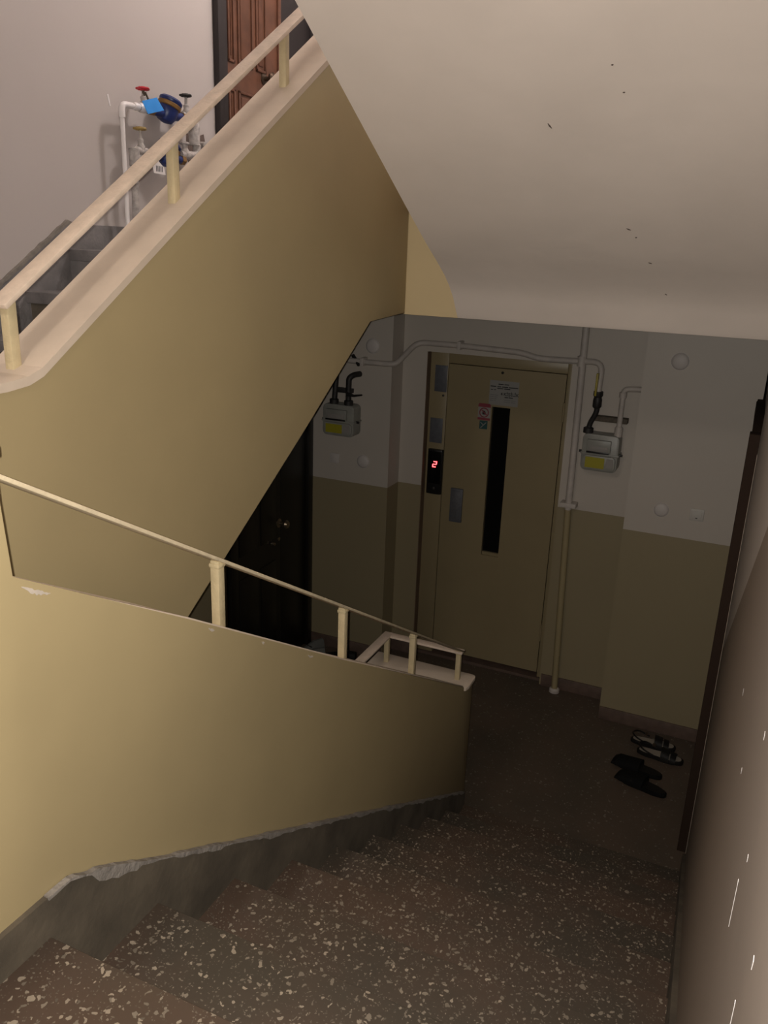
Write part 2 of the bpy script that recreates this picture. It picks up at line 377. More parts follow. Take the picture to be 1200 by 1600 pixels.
# upper landing slab and rising flight
fu = MB(); fu.box(LX, RX, -1.63, 0.3, 2.515, H); fu.box(LX, UX-0.14, -2.25, -1.63, 2.515, H)
fu = tag(fu.build('floor_upper_landing', M_grey2, smooth=False), 'grey cement floor of the upper landing by the water meters', 'floor', kind='structure')
su = empty('staircase', (-2.1, -3.0, HALF), 'grey cement steps rising to the upper landing', 'stairs', kind='structure')
R2, G2 = (H-HALF)/7, 0.25
for k in range(0, 7):
    y = -2.25 - G2*k; z = H - R2*k
    if k: MB().box(LX+0.001, UX-0.141, y, y+G2+0.02, z-0.045, z).build('tread', M_grey2, su, bevel=0.004)
    else: MB().box(LX+0.001, UX-0.141, y-0.005, y+0.25, z-0.045, z+0.001).build('tread', M_grey2, su, bevel=0.004)
    MB().box(LX+0.001, UX-0.141, y+0.02, y+0.05, z-R2, z-0.045).build('riser', M_riser, su, smooth=False)
MB().prism([(-1.65, 2.515), (-2.0, 2.515), (-3.72, 1.40), (-3.72, 1.58), (-1.9, 2.68), (-1.65, 2.68)], LX, UX-0.14).build('stair_slab', M_soffit, su, smooth=False)
# down flight
sd = empty('staircase', (-2.1, -3.0, -1.123), 'dark terrazzo steps leading further down on the left', 'stairs', kind='structure')
for k in range(0, 7):
    y = -2.25 - G2*k; z = -R2*k
    if k: MB().box(LX+0.001, -1.481, y, y+G2+0.02, z-0.04, z).build('tread', M_floor, sd, bevel=0.004)
    MB().box(LX+0.001, -1.481, y+0.02, y+0.05, z-R2, z-0.04).build('riser', M_riser, sd, smooth=False)
fb = MB().box(LX, RX, -5.7, -3.75, -1.323, -1.123).build('floor_below', M_floor, smooth=False)
tag(fb, 'dark half landing one flight further down', 'floor', kind='structure')

# walls
wb = MB(); wb.box(-2.097, -1.93, 0.0, 0.3, 0, 2.515); wb.box(-1.93, -1.0, 0.0, 0.3, 2.155, 2.515); wb.box(-1.0, -0.56, 0.0, 0.3, 0, 2.515)
wb.box(LX, -2.097, -0.18, 0.3, 0, 2.515); wb.box(-0.56, RX, -0.234, 0.3, 0, 2.515)
wb = wb.build('wall_back', M_back, smooth=False)
tag(wb, 'two-tone wall around the lift door, off-white above tan', 'wall', kind='structure')
bb = MB()
for (x0, x1, y) in ((LX, -2.097, -0.18), (-2.097, -1.945, 0.0), (-0.99, -0.56, 0.0), (-0.56, RX, -0.234)):
    MB().box(x0, x1, y-0.012, y, 0, 0.085).build('baseboard', M_base, wb, bevel=0.003)
wbu = MB().box(LX, RX, -0.18, 0.3, H, 5.6).build('wall_back_upper', M_white, smooth=False)
tag(wbu, 'off-white back wall of the upper landing beside the brown door', 'wall', kind='structure')
M_left = two_tone('left_wall_paint', (0.50, 0.455, 0.44), LOWTAN, 1.262, -0.0, 0, rough=0.6)
wleft = MB(); wleft.box(LX-0.2, LX, -5.9, 0.3, -1.4, 6.6)
wleft = wleft.build('wall_left', M_left, smooth=False)
tag(wleft, 'off-white wall behind the water meters and the rising steps', 'wall', kind='structure')
ls = [(-1.19, H), (-1.19, H+0.10), (-2.24, H+0.10), (-2.30, H+0.075), (-3.9, H+0.075-1.6*0.648), (-3.9, 1.55), (-3.7, 1.55)]
MB().prism(ls, LX, LX+0.012).build('skirting', M_grey2, wleft, smooth=False)
pl = MB(); a1, a2 = [], []
for i in range(61):
    y = -2.2 - 1.5*i/60; z = H+0.10 if y > -2.24 else H+0.075-(-2.30-y)*0.648
    a1.append((y, z+0.006+rnd.uniform(0, 0.008))); a2.append((y, z-0.004-rnd.uniform(0, 0.006)))
pl.prism(a1+a2[::-1], LX+0.001, LX+0.0145).build('plaster_edge', M_plaster, wleft, smooth=False)
MB().prism([(-1.957, 3.36), (-1.948, 3.362), (-1.938, 3.318), (-1.944, 3.316)], LX, LX+0.002).build('paint_scratch', M_pvc, wleft, smooth=False)

wr = MB(); wr.box(RX, RX+0.2, -5.9, -1.45, -1.4, 6.6); wr.box(RX+0.012, RX+0.2, -1.45, 0.3, -1.4, 6.6)
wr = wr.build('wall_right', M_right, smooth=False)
tag(wr, 'worn wall along the right edge beside the descending steps', 'wall', kind='structure')
rs = [(-1.46, 0.0), (-1.46, 0.12), (-1.64, 0.235), (-4.16, 1.690), (-5.7, 1.692), (-5.7, 1.55), (-4.15, 1.5), (-1.6, 0.0)]
MB().prism(rs, RX-0.013, RX+0.004).build('skirting', M_grey, wr, smooth=False)
for (y, z, ln, wdt) in ((-3.761, 2.175, 0.008, 0.010), (-4.287, 2.25, 0.050, 0.0022), (-4.33, 2.31, 0.005, 0.003), (-4.502, 2.36, 0.008, 0.004), (-4.454, 2.275, 0.022, 0.002), (-4.253, 2.386, 0.006, 0.005), (-4.05, 2.22, 0.005, 0.004)):
    MB().prism([(y, z), (y+wdt, z+0.002), (y+wdt*1.4, z-ln), (y+wdt*0.5, z-ln*1.05)], RX-0.0004, RX+0.001).build('paint_drip', M_drip, wr, smooth=False)
MB().box(RX-0.001, RX+0.006, -1.452, -1.444, 0.12, 2.05).build('corner_edge', M_cap, wr, smooth=False)
wn = MB().box(LX-0.2, RX+0.2, -5.9, -5.7, -1.4, 6.6).build('wall_near', M_white, smooth=False)
tag(wn, 'off-white wall behind the half landing', 'wall', kind='structure')
c2 = MB(); c2.box(LX, RX, -2.0, 0.3, 5.245, 5.45); c2.box(LX, RX, -5.7, -4.42, 4.137, 4.337); c2.box(LX, UX, -4.42, -3.71, 4.137, 4.337)
c2.prism([(-2.0, 5.245), (-3.71, 4.137), (-3.71, 4.337), (-2.0, 5.45)], LX, UX); c2.box(LX, RX, -5.9, 0.3, 6.6, 6.7)
tag(c2.build('ceiling_upper', M_soffit, smooth=False), 'white ceiling above the upper landing and half landing', 'ceiling', kind='structure')

# scuff marks on the soffit
for (x, y, ln, wd_, ang) in ((-0.602, -2.62, 0.022, 0.005, 1.2), (-0.43, -2.20, 0.016, 0.005, 0.6), (-0.41, -2.16, 0.006, 0.005, 0), (-0.375, -2.02, 0.012, 0.004, 0.5), (-0.33, -1.84, 0.011, 0.004, 0.8), (-0.42, -2.8, 0.006, 0.005, 0), (-0.40, -2.72, 0.006, 0.004, 0)):
    z, sl = soff(y); e1 = Vector((1, 0, 0)); e2 = Vector((0, 1, sl)).normalized(); nrm = Vector((0, sl, -1)).normalized()
    p = Vector((x, y, z)); d = e1*math.cos(ang)+e2*math.sin(ang); q = -e1*math.sin(ang)+e2*math.cos(ang)
    ring = [p+d*ln/2, p+q*wd_/2, p-d*ln/2, p-q*wd_/2*0.6]
    MB().loft([[r_ - nrm*0.001 for r_ in ring], [r_ + nrm*0.002 for r_ in ring]]).build('scuff_mark', M_mark, ce, smooth=False)

# ------------------------------------------------------------------ railings
RXC = -1.045
def slp(p, a, b): return a[1] + (b[1]-a[1])*(p-a[0])/(b[0]-a[0])
rl = empty('stair_railing', (RXC, -2.9, 1.5), 'cream flat-bar railing on the low wall of the descending steps', 'railing')
def rz(y): return 1.015 + (-1.682-y)*0.5835
def wt(y):
    t_ = [(-1.73, 0.85), (-2.988, 1.583), (-3.726, 2.028), (-4.155, 2.273)]
    if y > t_[0][0]: return 0.87
    for a, b in zip(t_, t_[1:]):
        if b[0] <= y <= a[0]: return slp(y, a, b)+0.018
MB().bar((RXC, -4.152, rz(-4.152)), (RXC, -1.665, rz(-1.665)), 0.040, 0.008).build('rail', M_rail2, rl, bevel=0.002)
MB().bar((RXC+0.02, -1.685, 1.012), (-1.388, -1.685, 1.012), 0.042, 0.010, (0, 1, 0)).build('rail', M_rail, rl, bevel=0.002)
MB().bar((-1.41, -1.664, 1.012), (-1.41, -2.06, 1.012), 0.045, 0.0102).build('rail', M_rail, rl, bevel=0.002)
MB().bar((-1.41, -2.05, 1.014), (-1.41, -3.55, 0.02), 0.045, 0.012).build('rail', M_rail, rl, bevel=0.002)
for y in (-3.546, -2.90, -2.286, -1.687):
    MB().box(RXC-0.0115, RXC+0.0115, y-0.0115, y+0.0115, wt(y)-0.01, rz(y)-0.006+0.006).build('post', M_post, rl, bevel=0.002)
    MB().box(RXC-0.0145, RXC+0.0145, y-0.0145, y+0.0145, rz(y)-0.018, rz(y)-0.006).build('weld_bead', M_post, rl, bevel=0.004)
for (x, y, z) in ((-1.41, -1.687, 0.868), (-1.41, -2.45, 0.60), (-1.41, -3.1, 0.18)):
    MB().box(x-0.0115, x+0.0115, y-0.0115, y+0.0115, z-0.02, z+0.143).build('post', M_post, rl, bevel=0.002)

URX = UX - 0.07
ru = empty('stair_railing', (URX, -3.0, 2.9), 'pinkish flat-bar railing on the sloping wall of the rising flight', 'railing')
def uz(y): return 3.602 if y > -2.0 else max(2.498, 3.602 - (-2.0-y)*0.653)
def urz(y): return 3.757 - (-2.0-y)*0.655
MB().bar((URX, -3.70, urz(-3.70)), (URX, -1.98, urz(-1.98)), 0.052, 0.012).build('rail', M_rail, ru, bevel=0.002)
MB().bar((URX, -2.0, 3.757), (URX, -1.60, 3.757), 0.052, 0.012).build('rail', M_rail, ru, bevel=0.002)
for y in (-3.672, -3.095, -2.53, -1.95):
    MB().box(URX-0.012, URX+0.012, y-0.012, y+0.012, uz(y)-0.015, urz(y)-0.004).build('post', M_post, ru, bevel=0.002)

# ------------------------------------------------------------------ lift door
EY = 0.06
ev = empty('elevator_door', (-1.47, EY, 0), 'tan steel lift door with a tall narrow dark window', 'elevator door')
fr = MB(); fr.box(-1.935, -1.805, EY, EY+0.12, 0.0, 2.15); fr.box(-1.035, -1.0, EY, EY+0.12, 0.0, 2.15); fr.box(-1.805, -1.035, EY, EY+0.12, 2.085, 2.15)
fr.build('frame', M_elev, ev, bevel=0.003)
MB().box(-1.932, -1.925, 0.001, EY, 0.0, 2.15).build('reveal', M_reveal, ev, smooth=False)
lf = MB(); lf.box(-1.80, -1.495, EY+0.004, EY+0.05, 0.05, 2.08); lf.box(-1.375, -1.04, EY+0.004, EY+0.05, 0.05, 2.08)
lf.box(-1.495, -1.375, EY+0.004, EY+0.05, 0.05, 0.825); lf.box(-1.495, -1.375, EY+0.004, EY+0.05, 1.835, 2.08)
lfo = lf.build('door_leaf', M_elev, ev, smooth=False)
MB().box(-1.50, -1.37, EY+0.03, EY+0.045, 0.82, 1.84).build('window_pane', M_glassdark, lfo, smooth=False)
MB().box(-1.492, -1.378, EY+0.012, EY+0.03, 0.826, 0.846).build('window_ledge', M_elev, lfo)
MB().box(-1.93, -1.0, EY-0.02, EY+0.12, 0.0, 0.02).build('threshold', M_base, ev)
for z in (0.35, 1.85): MB().tube([(-1.037, EY-0.004, z-0.06), (-1.037, EY-0.004, z+0.06)], 0.007).build('hinge', M_elev, ev)
MB().box(-1.735, -1.648, EY-0.012, EY+0.006, 1.025, 1.262).build('handle', M_plate, lfo, bevel=0.005)
MB().box(-1.720, -1.663, EY-0.0145, EY-0.012, 1.045, 1.242).build('grip_recess', M_steel, lfo, bevel=0.001)
MB().box(-1.892, -1.808, EY-0.006, EY, 1.895, 2.067).build('plate', M_plate, ev, bevel=0.002)
MB().box(-1.908, -1.82, EY-0.006, EY, 1.553, 1.719).build('plate', M_plate, ev, bevel=0.002)
MB().lathe([(0.007, 0), (0.007, 0.004), (0.003, 0.006)], (-1.828, EY, 1.872), (0, -1, 0), 12).build('screw', M_black, ev)
MB().lathe([(0.009, 0), (0.008, 0.008)], (-1.443, EY+0.004, 2.055), (0, -1, 0), 12).build('bolt', M_black, ev)

ev['kind'] = 'thing'
cpn = empty('call_panel', (-1.85, EY, 1.2), 'black lift call panel showing a glowing red 2', 'call panel')
prof = [(-1.905, EY), (-1.905, EY-0.022), (-1.895, EY-0.03), (-1.85, EY-0.034), (-1.808, EY-0.03), (-1.798, EY-0.022), (-1.798, EY)]
MB().prism(prof, 1.205, 1.512, 'Z').build('housing', M_black, cpn, bevel=0.003)
MB().box(-1.897, -1.806, EY-0.0355, EY-0.03, 1.28, 1.50).build('display_window', M_glassdark, cpn, bevel=0.001)
MB().lathe([(0.012, 0), (0.012, 0.004), (0.009, 0.006)], (-1.85, EY-0.034, 1.245), (0, -1, 0), 16).build('button', M_iron, cpn)
seg = MB(); X0, Z0, W_, H_ = -1.849, 1.414, 0.018, 0.036; Yd = EY-0.0365
def sg(x0, z0, x1, z1):
    seg.box(min(x0, x1)-0.003, max(x0, x1)+0.003, Yd-0.001, Yd+0.002, min(z0, z1)-0.003, max(z0, z1)+0.003)
sh = 0.004
sg(X0-W_/2+sh, Z0+H_/2, X0+W_/2+sh, Z0+H_/2); sg(X0-W_/2, Z0, X0+W_/2, Z0); sg(X0-W_/2-sh, Z0-H_/2, X0+W_/2-sh, Z0-H_/2)
sg(X0+W_/2+sh, Z0+0.004, X0+W_/2+sh, Z0+H_/2); sg(X0-W_/2-sh, Z0-H_/2, X0-W_/2-sh, Z0-0.004)
seg.build('digit', M_led, cpn, smooth=False)

# notice and stickers on the lift door
no = empty('paper_notice', (-1.424, EY, 1.85), 'printed white notice taped above the lift door window', 'notice')
MB().box(-1.52, -1.33, EY+0.0025, EY+0.0042, 1.848, 2.004).build('sheet', M_paper, no, smooth=False)
def textbar(z, segs, h=0.004, m=M_ink, nm='print_line'):
    t = MB()
    for (x0, x1) in segs: t.box(x0, x1, EY+0.0018, EY+0.0026, z-h/2, z+h/2)
    t.build(nm, m, no, smooth=False)
textbar(1.982, ((-1.464, -1.43), (-1.425, -1.395)), 0.006)
textbar(1.966, ((-1.515, -1.478), (-1.47, -1.445), (-1.44, -1.40), (-1.395, -1.335)), 0.006)
textbar(1.955, ((-1.470, -1.43), (-1.425, -1.385)), 0.006)
textbar(1.945, ((-1.512, -1.497), (-1.49, -1.478)), 0.004)
for i, z in enumerate((1.912, 1.900, 1.888, 1.876)): textbar(z, ((-1.514, -1.49), (-1.485, -1.462 - 0.004*i)), 0.0022, M_plate)
text_mesh('print_heading', '4 K\u0130\u015e\u0130L\u0130K', 0.026, M_ink, on_back(-1.387, EY+0.002, 1.921), no, 0.0006)
textbar(1.902, ((-1.418, -1.395), (-1.392, -1.365)), 0.006)
for z in (1.884, 1.872): textbar(z, ((-1.42, -1.38), (-1.375, -1.345)), 0.002, M_plate)
rs_ = empty('warning_sticker', (-1.545, EY, 1.75), 'red and white warning sticker beside the lift window', 'sticker')
MB().box(-1.586, -1.503, EY+0.0028, EY+0.0042, 1.744, 1.848).build('backing', M_pale, rs_, smooth=False)
MB().prism([(-1.586, 1.826), (-1.586, 1.843), (-1.578, 1.850), (-1.510, 1.850), (-1.503, 1.843), (-1.503, 1.826)], EY+0.0018, EY+0.003, 'Y').build('red_banner', M_red, rs_, smooth=False)
MB().box(-1.586, -1.503, EY+0.0018, EY+0.003, 1.742, 1.757).build('red_banner', M_red, rs_, smooth=False)
rg = MB(); n_ = 24
o1 = [Vector((-1.545+0.029*math.cos(2*math.pi*i/n_), EY+0.002, 1.791+0.029*math.sin(2*math.pi*i/n_))) for i in range(n_)]
o2 = [Vector((-1.545+0.022*math.cos(2*math.pi*i/n_), EY+0.002, 1.791+0.022*math.sin(2*math.pi*i/n_))) for i in range(n_)]
rg.tube(o1+[o1[0], o1[1]], 0.0035, 6, cap=False); rg.build('red_ring', M_red, rs_)
MB().bar((-1.562, EY+0.002, 1.806), (-1.527, EY+0.002, 1.776), 0.006, 0.002, (0, 0, 1)).build('slash', M_red, rs_, smooth=False)
MB().prism([(-1.558, 1.784), (-1.552, 1.804), (-1.540, 1.802), (-1.534, 1.788), (-1.540, 1.778), (-1.552, 1.778)], EY+0.002, EY+0.003, 'Y').build('pictogram', M_ink, rs_, smooth=False)
ts = empty('safety_sticker', (-1.545, EY, 1.68), 'small dark teal square sticker under the red one', 'sticker')
MB().box(-1.571, -1.518, EY+0.0028, EY+0.0042, 1.683, 1.738).build('backing', M_teal, ts, smooth=False)
MB().bar((-1.562, EY+0.0022, 1.690), (-1.527, EY+0.0022, 1.727), 0.005, 0.0016, (0, 0, 1)).build('slash', M_pale, ts, smooth=False)
MB().bar((-1.565, EY+0.0022, 1.727), (-1.545, EY+0.0022, 1.71), 0.004, 0.0016, (0, 0, 1)).build('slash', M_pale, ts, smooth=False)

# ------------------------------------------------------------------ gas pipes and meters on the landing
gp = empty('gas_pipe', (-0.91, -0.05, 0), 'off-white gas pipe rising beside the lift and crossing above its frame', 'pipe')
MB().tube([(-0.925, -0.05, 1.27), (-0.935, -0.05, 2.6)], 0.021, 14).build('riser', M_pipe, gp)
MB().tube([(-0.885, -0.05, 0.0), (-0.925, -0.05, 1.27)], 0.021, 14).build('riser', M_pipelow, gp)
br = fillet([(-0.94, -0.05, 2.183), (-1.12, -0.05, 2.178), (-1.20, -0.05, 2.178), (-1.30, -0.05, 2.203), (-1.70, -0.05, 2.214), (-1.985, -0.05, 2.212), (-2.055, -0.215, 2.085), (-2.12, -0.225, 2.082), (-2.40, -0.225, 2.082), (-2.50, -0.225, 2.082)], 0.06)
MB().tube(br, 0.018, 12).build('branch', M_pipe, gp)
MB().tube(fillet([(-0.94, -0.05, 2.183), (-0.815, -0.06, 2.19), (-0.815, -0.10, 2.01)], 0.07), 0.018, 12).build('branch', M_pipe, gp)
for (x, y, z) in ((-1.70, -0.03, 2.214), (-2.28, -0.205, 2.082)):
    MB().box(x-0.012, x+0.012, y-0.045, y+0.04, z-0.026, z+0.026).build('clamp', M_pipe, gp, bevel=0.004)
MB().box(-0.975, -0.875, -0.076, 0.0, 1.285, 1.315).build('clamp', M_pipe, gp, bevel=0.004)
MB().lathe([(0.034, 0.0), (0.034, 0.02), (0.026, 0.03)], (-0.885, -0.05, 0.0), (0, 0, 1), 16).build('floor_collar', M_pipe, gp)
MB().lathe([(0.027, -0.03), (0.027, 0.03)], (-0.938, -0.05, 2.183), (0, 0, 1), 16).build('tee', M_pipe, gp)
MB().tube([(-2.36, -0.21, 2.115), (-2.30, -0.24, 2.06)], 0.012, 8).build('valve_lever', M_iron, gp)
MB().box(-0.832, -0.820, -0.128, -0.095, 2.00, 2.13).build('yellow_band', M_yelp, gp, bevel=0.002)

def gas_meter(cx, yb, z0, z1, wd_, label, dark):
    e = empty('gas_meter', (cx, yb, z0), label, 'gas meter', 'gas meters on the landing wall')
    d0, d1 = yb-0.13, yb-0.01; hw = wd_/2; zm = z0+(z1-z0)*0.47; hh = z1-z0
    def rr(x0, x1, za, zb, r):
        pts = []
        for (cx_, cz_, a0) in ((x1-r, zb-r, 0), (x0+r, zb-r, 90), (x0+r, za+r, 180), (x1-r, za+r, 270)):
            for i in range(5):
                a = math.radians(a0+22.5*i); pts.append((cx_+r*math.cos(a), cz_+r*math.sin(a)))
        return pts
    body = MB().prism(rr(cx-hw, cx+hw, z0, z1, 0.03), d0+0.012, d1, 'Y').build('body', M_meter, e, bevel=0.006)
    MB().prism(rr(cx-hw+0.01, cx+hw-0.01, z0+0.01, zm-0.008, 0.025), d0, d0+0.014, 'Y').build('lower_shell', M_meter, e, bevel=0.004)
    MB().prism(rr(cx-hw-0.006, cx+hw+0.006, zm-0.006, zm+0.006, 0.005), d0+0.006, d1, 'Y').build('seam_flange', M_meter, e, bevel=0.002)
    MB().box(cx-hw+0.03, cx+hw-0.045, d0-0.008, d0+0.014, zm+0.012, z1-0.03).build('index_box', M_meter, e, bevel=0.004)
    MB().box(cx-hw+0.045, cx+hw-0.06, d0-0.0105, d0-0.006, zm+0.02, zm+0.05).build('dial_window', M_pale, e, bevel=0.001)
    MB().box(cx-hw+0.032, cx+hw-0.052, d0-0.012, d0-0.004, zm+0.008, zm+0.019).build('dial_shadow_gap', M_black, e, bevel=0.001)
    MB().box(cx-hw+0.03, cx+0.035, d0-0.003, d0+0.004, z0+0.022, zm-0.018).build('yellow_label', M_yel, e, smooth=False)
    MB().box(cx+0.045, cx+hw-0.022, d0-0.003, d0+0.004, z0+0.03, zm-0.018).build('white_label', M_pale, e, smooth=False)
    for x in (cx-hw-0.008, cx+hw+0.008): MB().lathe([(0.008, -0.012), (0.008, 0.012)], (x, d0+0.05, zm), (1, 0, 0), 8).build('screw', M_iron, e)
    return e
g1 = gas_meter(-0.763, 0.0, 1.553, 1.775, 0.215, 'grey gas meter with yellow label right of the lift door', False)
# connections of the right meter
MB().lathe([(0.03, 0), (0.03, 0.03), (0.02, 0.035)], (-0.85, -0.08, 1.772), (0, 0, 1), 12).build('union', M_iron, g1)
MB().tube(fillet([(-0.85, -0.08, 1.79), (-0.845, -0.08, 1.83), (-0.812, -0.09, 1.90), (-0.812, -0.095, 1.96)], 0.03), 0.016, 10).build('inlet_hose', M_iron, g1)
MB().lathe([(0.018, 0), (0.026, 0.01), (0.026, 0.05), (0.022, 0.065), (0.028, 0.075), (0.028, 0.10)], (-0.814, -0.095, 1.925), (0, 0, 1), 12).build('inlet_valve', M_iron, g1)
MB().tube(fillet([(-0.675, -0.08, 1.77), (-0.675, -0.08, 2.05), (-0.60, -0.08, 2.056), (-0.555, -0.08, 2.056)], 0.03), 0.016, 10).build('outlet_pipe', M_pipe, g1)
MB().lathe([(0.024, 0), (0.024, 0.05), (0.018, 0.06)], (-0.675, -0.08, 1.77), (0, 0, 1), 12).build('union', M_pipe, g1)
MB().lathe([(0.022, 0), (0.022, 0.03)], (-0.675, -0.08, 2.0), (0, 0, 1), 12).build('elbow_collar', M_pipe, g1)
MB().box(-0.845, -0.635, -0.06, 0.0, 1.842, 1.872).build('bracket', M_rust, g1, bevel=0.002)

g2 = gas_meter(-2.413, -0.18, 1.597, 1.803, 0.225, 'grey gas meter with yellow label left of the lift, beside the dark door', True)
for x in (-2.46, -2.355):
    MB().lathe([(0.03, 0), (0.03, 0.03), (0.02, 0.035)], (x, -0.265, 1.80), (0, 0, 1), 12).build('union', M_iron, g2)
MB().tube([(-2.46, -0.265, 1.80), (-2.45, -0.255, 2.02), (-2.44, -0.235, 2.08)], 0.018, 10).build('inlet_hose', M_iron, g2)
MB().tube(fillet([(-2.357, -0.265, 1.80), (-2.357, -0.265, 1.975), (-2.335, -0.24, 1.995), (-2.32, -0.18, 1.995)], 0.03), 0.019, 10).build('outlet_pipe', M_iron, g2)
MB().box(-2.49, -2.36, -0.225, -0.18, 1.868, 1.897).build('bracket', M_iron, g2, bevel=0.002)
MB().tube([(-2.357, -0.285, 1.875), (-2.30, -0.30, 1.872), (-2.24, -0.31, 1.885)], [0.014, 0.008, 0.005], 8).build('valve_lever', M_iron, g2)

# round wall covers
def dome(x, y, z, r, label):
    o = empty('round_cover', (x, y, z), label, 'wall cover', 'round covers on the landing wall')
    MB().lathe([(r, 0.0), (r, 0.004), (r*0.94, 0.009), (r*0.7, 0.014), (r*0.35, 0.017), (0.001, 0.018)], (x, y, z), (0, -1, 0), 28).build('dome', M_coverm, o)
    MB().lathe([(r*1.06, 0.0), (r*1.06, 0.004)], (x, y, z), (0, -1, 0), 28).build('rim', M_coverm, o)
M_coverm = mat('painted_cover', (0.53, 0.485, 0.455), 0.55)
dome(-2.235, -0.18, 2.18, 0.047, 'round off-white cover above the left gas meter')
dome(-2.28, -0.18, 1.418, 0.044, 'round off-white cover below the left gas meter')
dome(-0.377, -0.234, 2.251, 0.046, 'round off-white cover high on the wall right of the right gas meter')
dome(-0.364, -0.234, 1.412, 0.041, 'round off-white cover just left of the light switch')
sw = empty('light_switch', (-0.170, -0.234, 1.378), 'square white light switch right of the round cover', 'light switch', 'landing switches')
MB().box(-0.2085, -0.1345, -0.244, -0.234, 1.379, 1.449).build('plate', M_switch, sw, bevel=0.003)
MB().box(-0.198, -0.145, -0.249, -0.244, 1.389, 1.436).build('rocker', M_switch, sw, bevel=0.002)
MB().box(-0.176, -0.166, -0.2498, -0.2488, 1.394, 1.399).build('indicator', M_black, sw)
sw2 = empty('light_switch', (-2.49, -0.18, 1.378), 'faint square light switch under the left gas meter', 'light switch', 'landing switches')
MB().box(-2.525, -2.455, -0.189, -0.18, 1.380, 1.448).build('plate', M_coverm, sw2, bevel=0.003)
MB().box(-2.513, -2.467, -0.193, -0.189, 1.392, 1.436).build('rocker', M_coverm, sw2, bevel=0.002)

# ------------------------------------------------------------------ apartment doors
d1 = empty('door_1', (LX, -0.68, H), 'terracotta panelled apartment door in a black frame on the upper landing', 'door', kind='structure')
def doorframe(d, z, m):
    t = MB(); t.box(LX, LX+0.035, -1.18, -1.105, z, z+2.12); t.box(LX, LX+0.035, -0.245, -0.185, z, z+2.12); t.box(LX, LX+0.035, -1.105, -0.245, z+2.05, z+2.12)
    t.build('frame', m, d, bevel=0.004)
doorframe(d1, H, M_doorfr)
lf1 = MB().box(LX, LX+0.012, -1.105, -0.58, H+0.01, H+2.05).build('door_leaf', M_terra, d1, smooth=False)
MB().box(LX, LX+0.016, -0.575, -0.245, H+0.01, H+2.05).build('side_leaf', M_doorfr, d1, bevel=0.003)
MB().box(LX+0.012, LX+0.024, -0.60, -0.572, H+0.01, H+2.05).build('leaf_edge_strip', M_terra, d1, bevel=0.003)
for (y0, y1) in ((-1.075, -1.015), (-0.985, -0.845), (-0.815, -0.715)):
    for (z0, z1) in ((0.12, 0.80), (0.92, 1.90)):
        t = MB(); a = 0.014
        t.box(y0, y1, 0, 0, 0, 0) if False else None
        for (ya, yb, za, zb) in ((y0, y1, z0, z0+a), (y0, y1, z1-a, z1), (y0, y0+a, z0, z1), (y1-a, y1, z0, z1)):
            t.box(LX+0.012, LX+0.020, ya, yb, H+za, H+zb)
        t.build('panel_moulding', M_terra, lf1, bevel=0.003)
        MB().box(LX+0.010, LX+0.0165, y0+0.028, y1-0.028, H+z0+0.03, H+z1-0.03).build('panel', M_terra, lf1, bevel=0.006)
def knob(d, y, z, m):
    MB().lathe([(0.030, 0.0), (0.030, 0.006), (0.012, 0.012), (0.012, 0.035), (0.026, 0.045), (0.030, 0.060), (0.022, 0.072), (0.002, 0.076)], (LX+0.010, y, z), (1, 0, 0), 20).build('knob', m, d)
    MB().lathe([(0.012, 0.0), (0.012, 0.006)], (LX+0.010, y+0.0, z-0.11), (1, 0, 0), 12).build('keyhole', m, d)
knob(d1, -0.735, H+0.895, M_knob)
d2 = empty('door_2', (LX, -0.68, 0), 'nearly black apartment door under the rising flight', 'door', kind='structure')
doorframe(d2, 0.0, M_ddoor)
lf2 = MB().box(LX, LX+0.012, -1.105, -0.58, 0.01, 2.05).build('door_leaf', M_ddoor, d2, smooth=False)
MB().box(LX, LX+0.012, -0.575, -0.245, 0.01, 2.05).build('side_leaf', M_ddoor, d2, bevel=0.003)
for (y0, y1) in ((-1.06, -0.86), (-0.82, -0.64)):
    for (z0, z1) in ((0.12, 0.80), (0.95, 1.90)):
        MB().box(LX+0.010, LX+0.018, y0, y1, z0, z1).build('panel', M_ddoor, lf2, bevel=0.006)
knob(d2, -0.60, 1.04, M_chrome)
MB().lathe([(0.011, 0.0), (0.011, 0.025), (0.002, 0.03)], (LX+0.018, -0.70, 0.93), (1, 0, 0), 12).build('peg', M_chrome, d2)
d3 = empty('door_3', (RX, -0.8, 0), 'dark brown door casing at the right end of the landing', 'door', kind='structure')
t = MB(); t.box(0.020, RX+0.03, -1.29, -1.22, 0, 2.10); t.box(0.034, RX+0.03, -0.36, -0.29, 0, 2.10); t.box(0.030, RX+0.03, -1.22, -0.36, 2.04, 2.10)
M_casing = mat('dark_brown_casing', (0.035, 0.022, 0.016), 0.85, spec=0.1)
t.build('casing', M_casing, d3, bevel=0.003)
MB().box(0.045, RX+0.03, -1.22, -0.36, 0.0, 2.04).build('door_leaf', M_casing, d3, smooth=False)

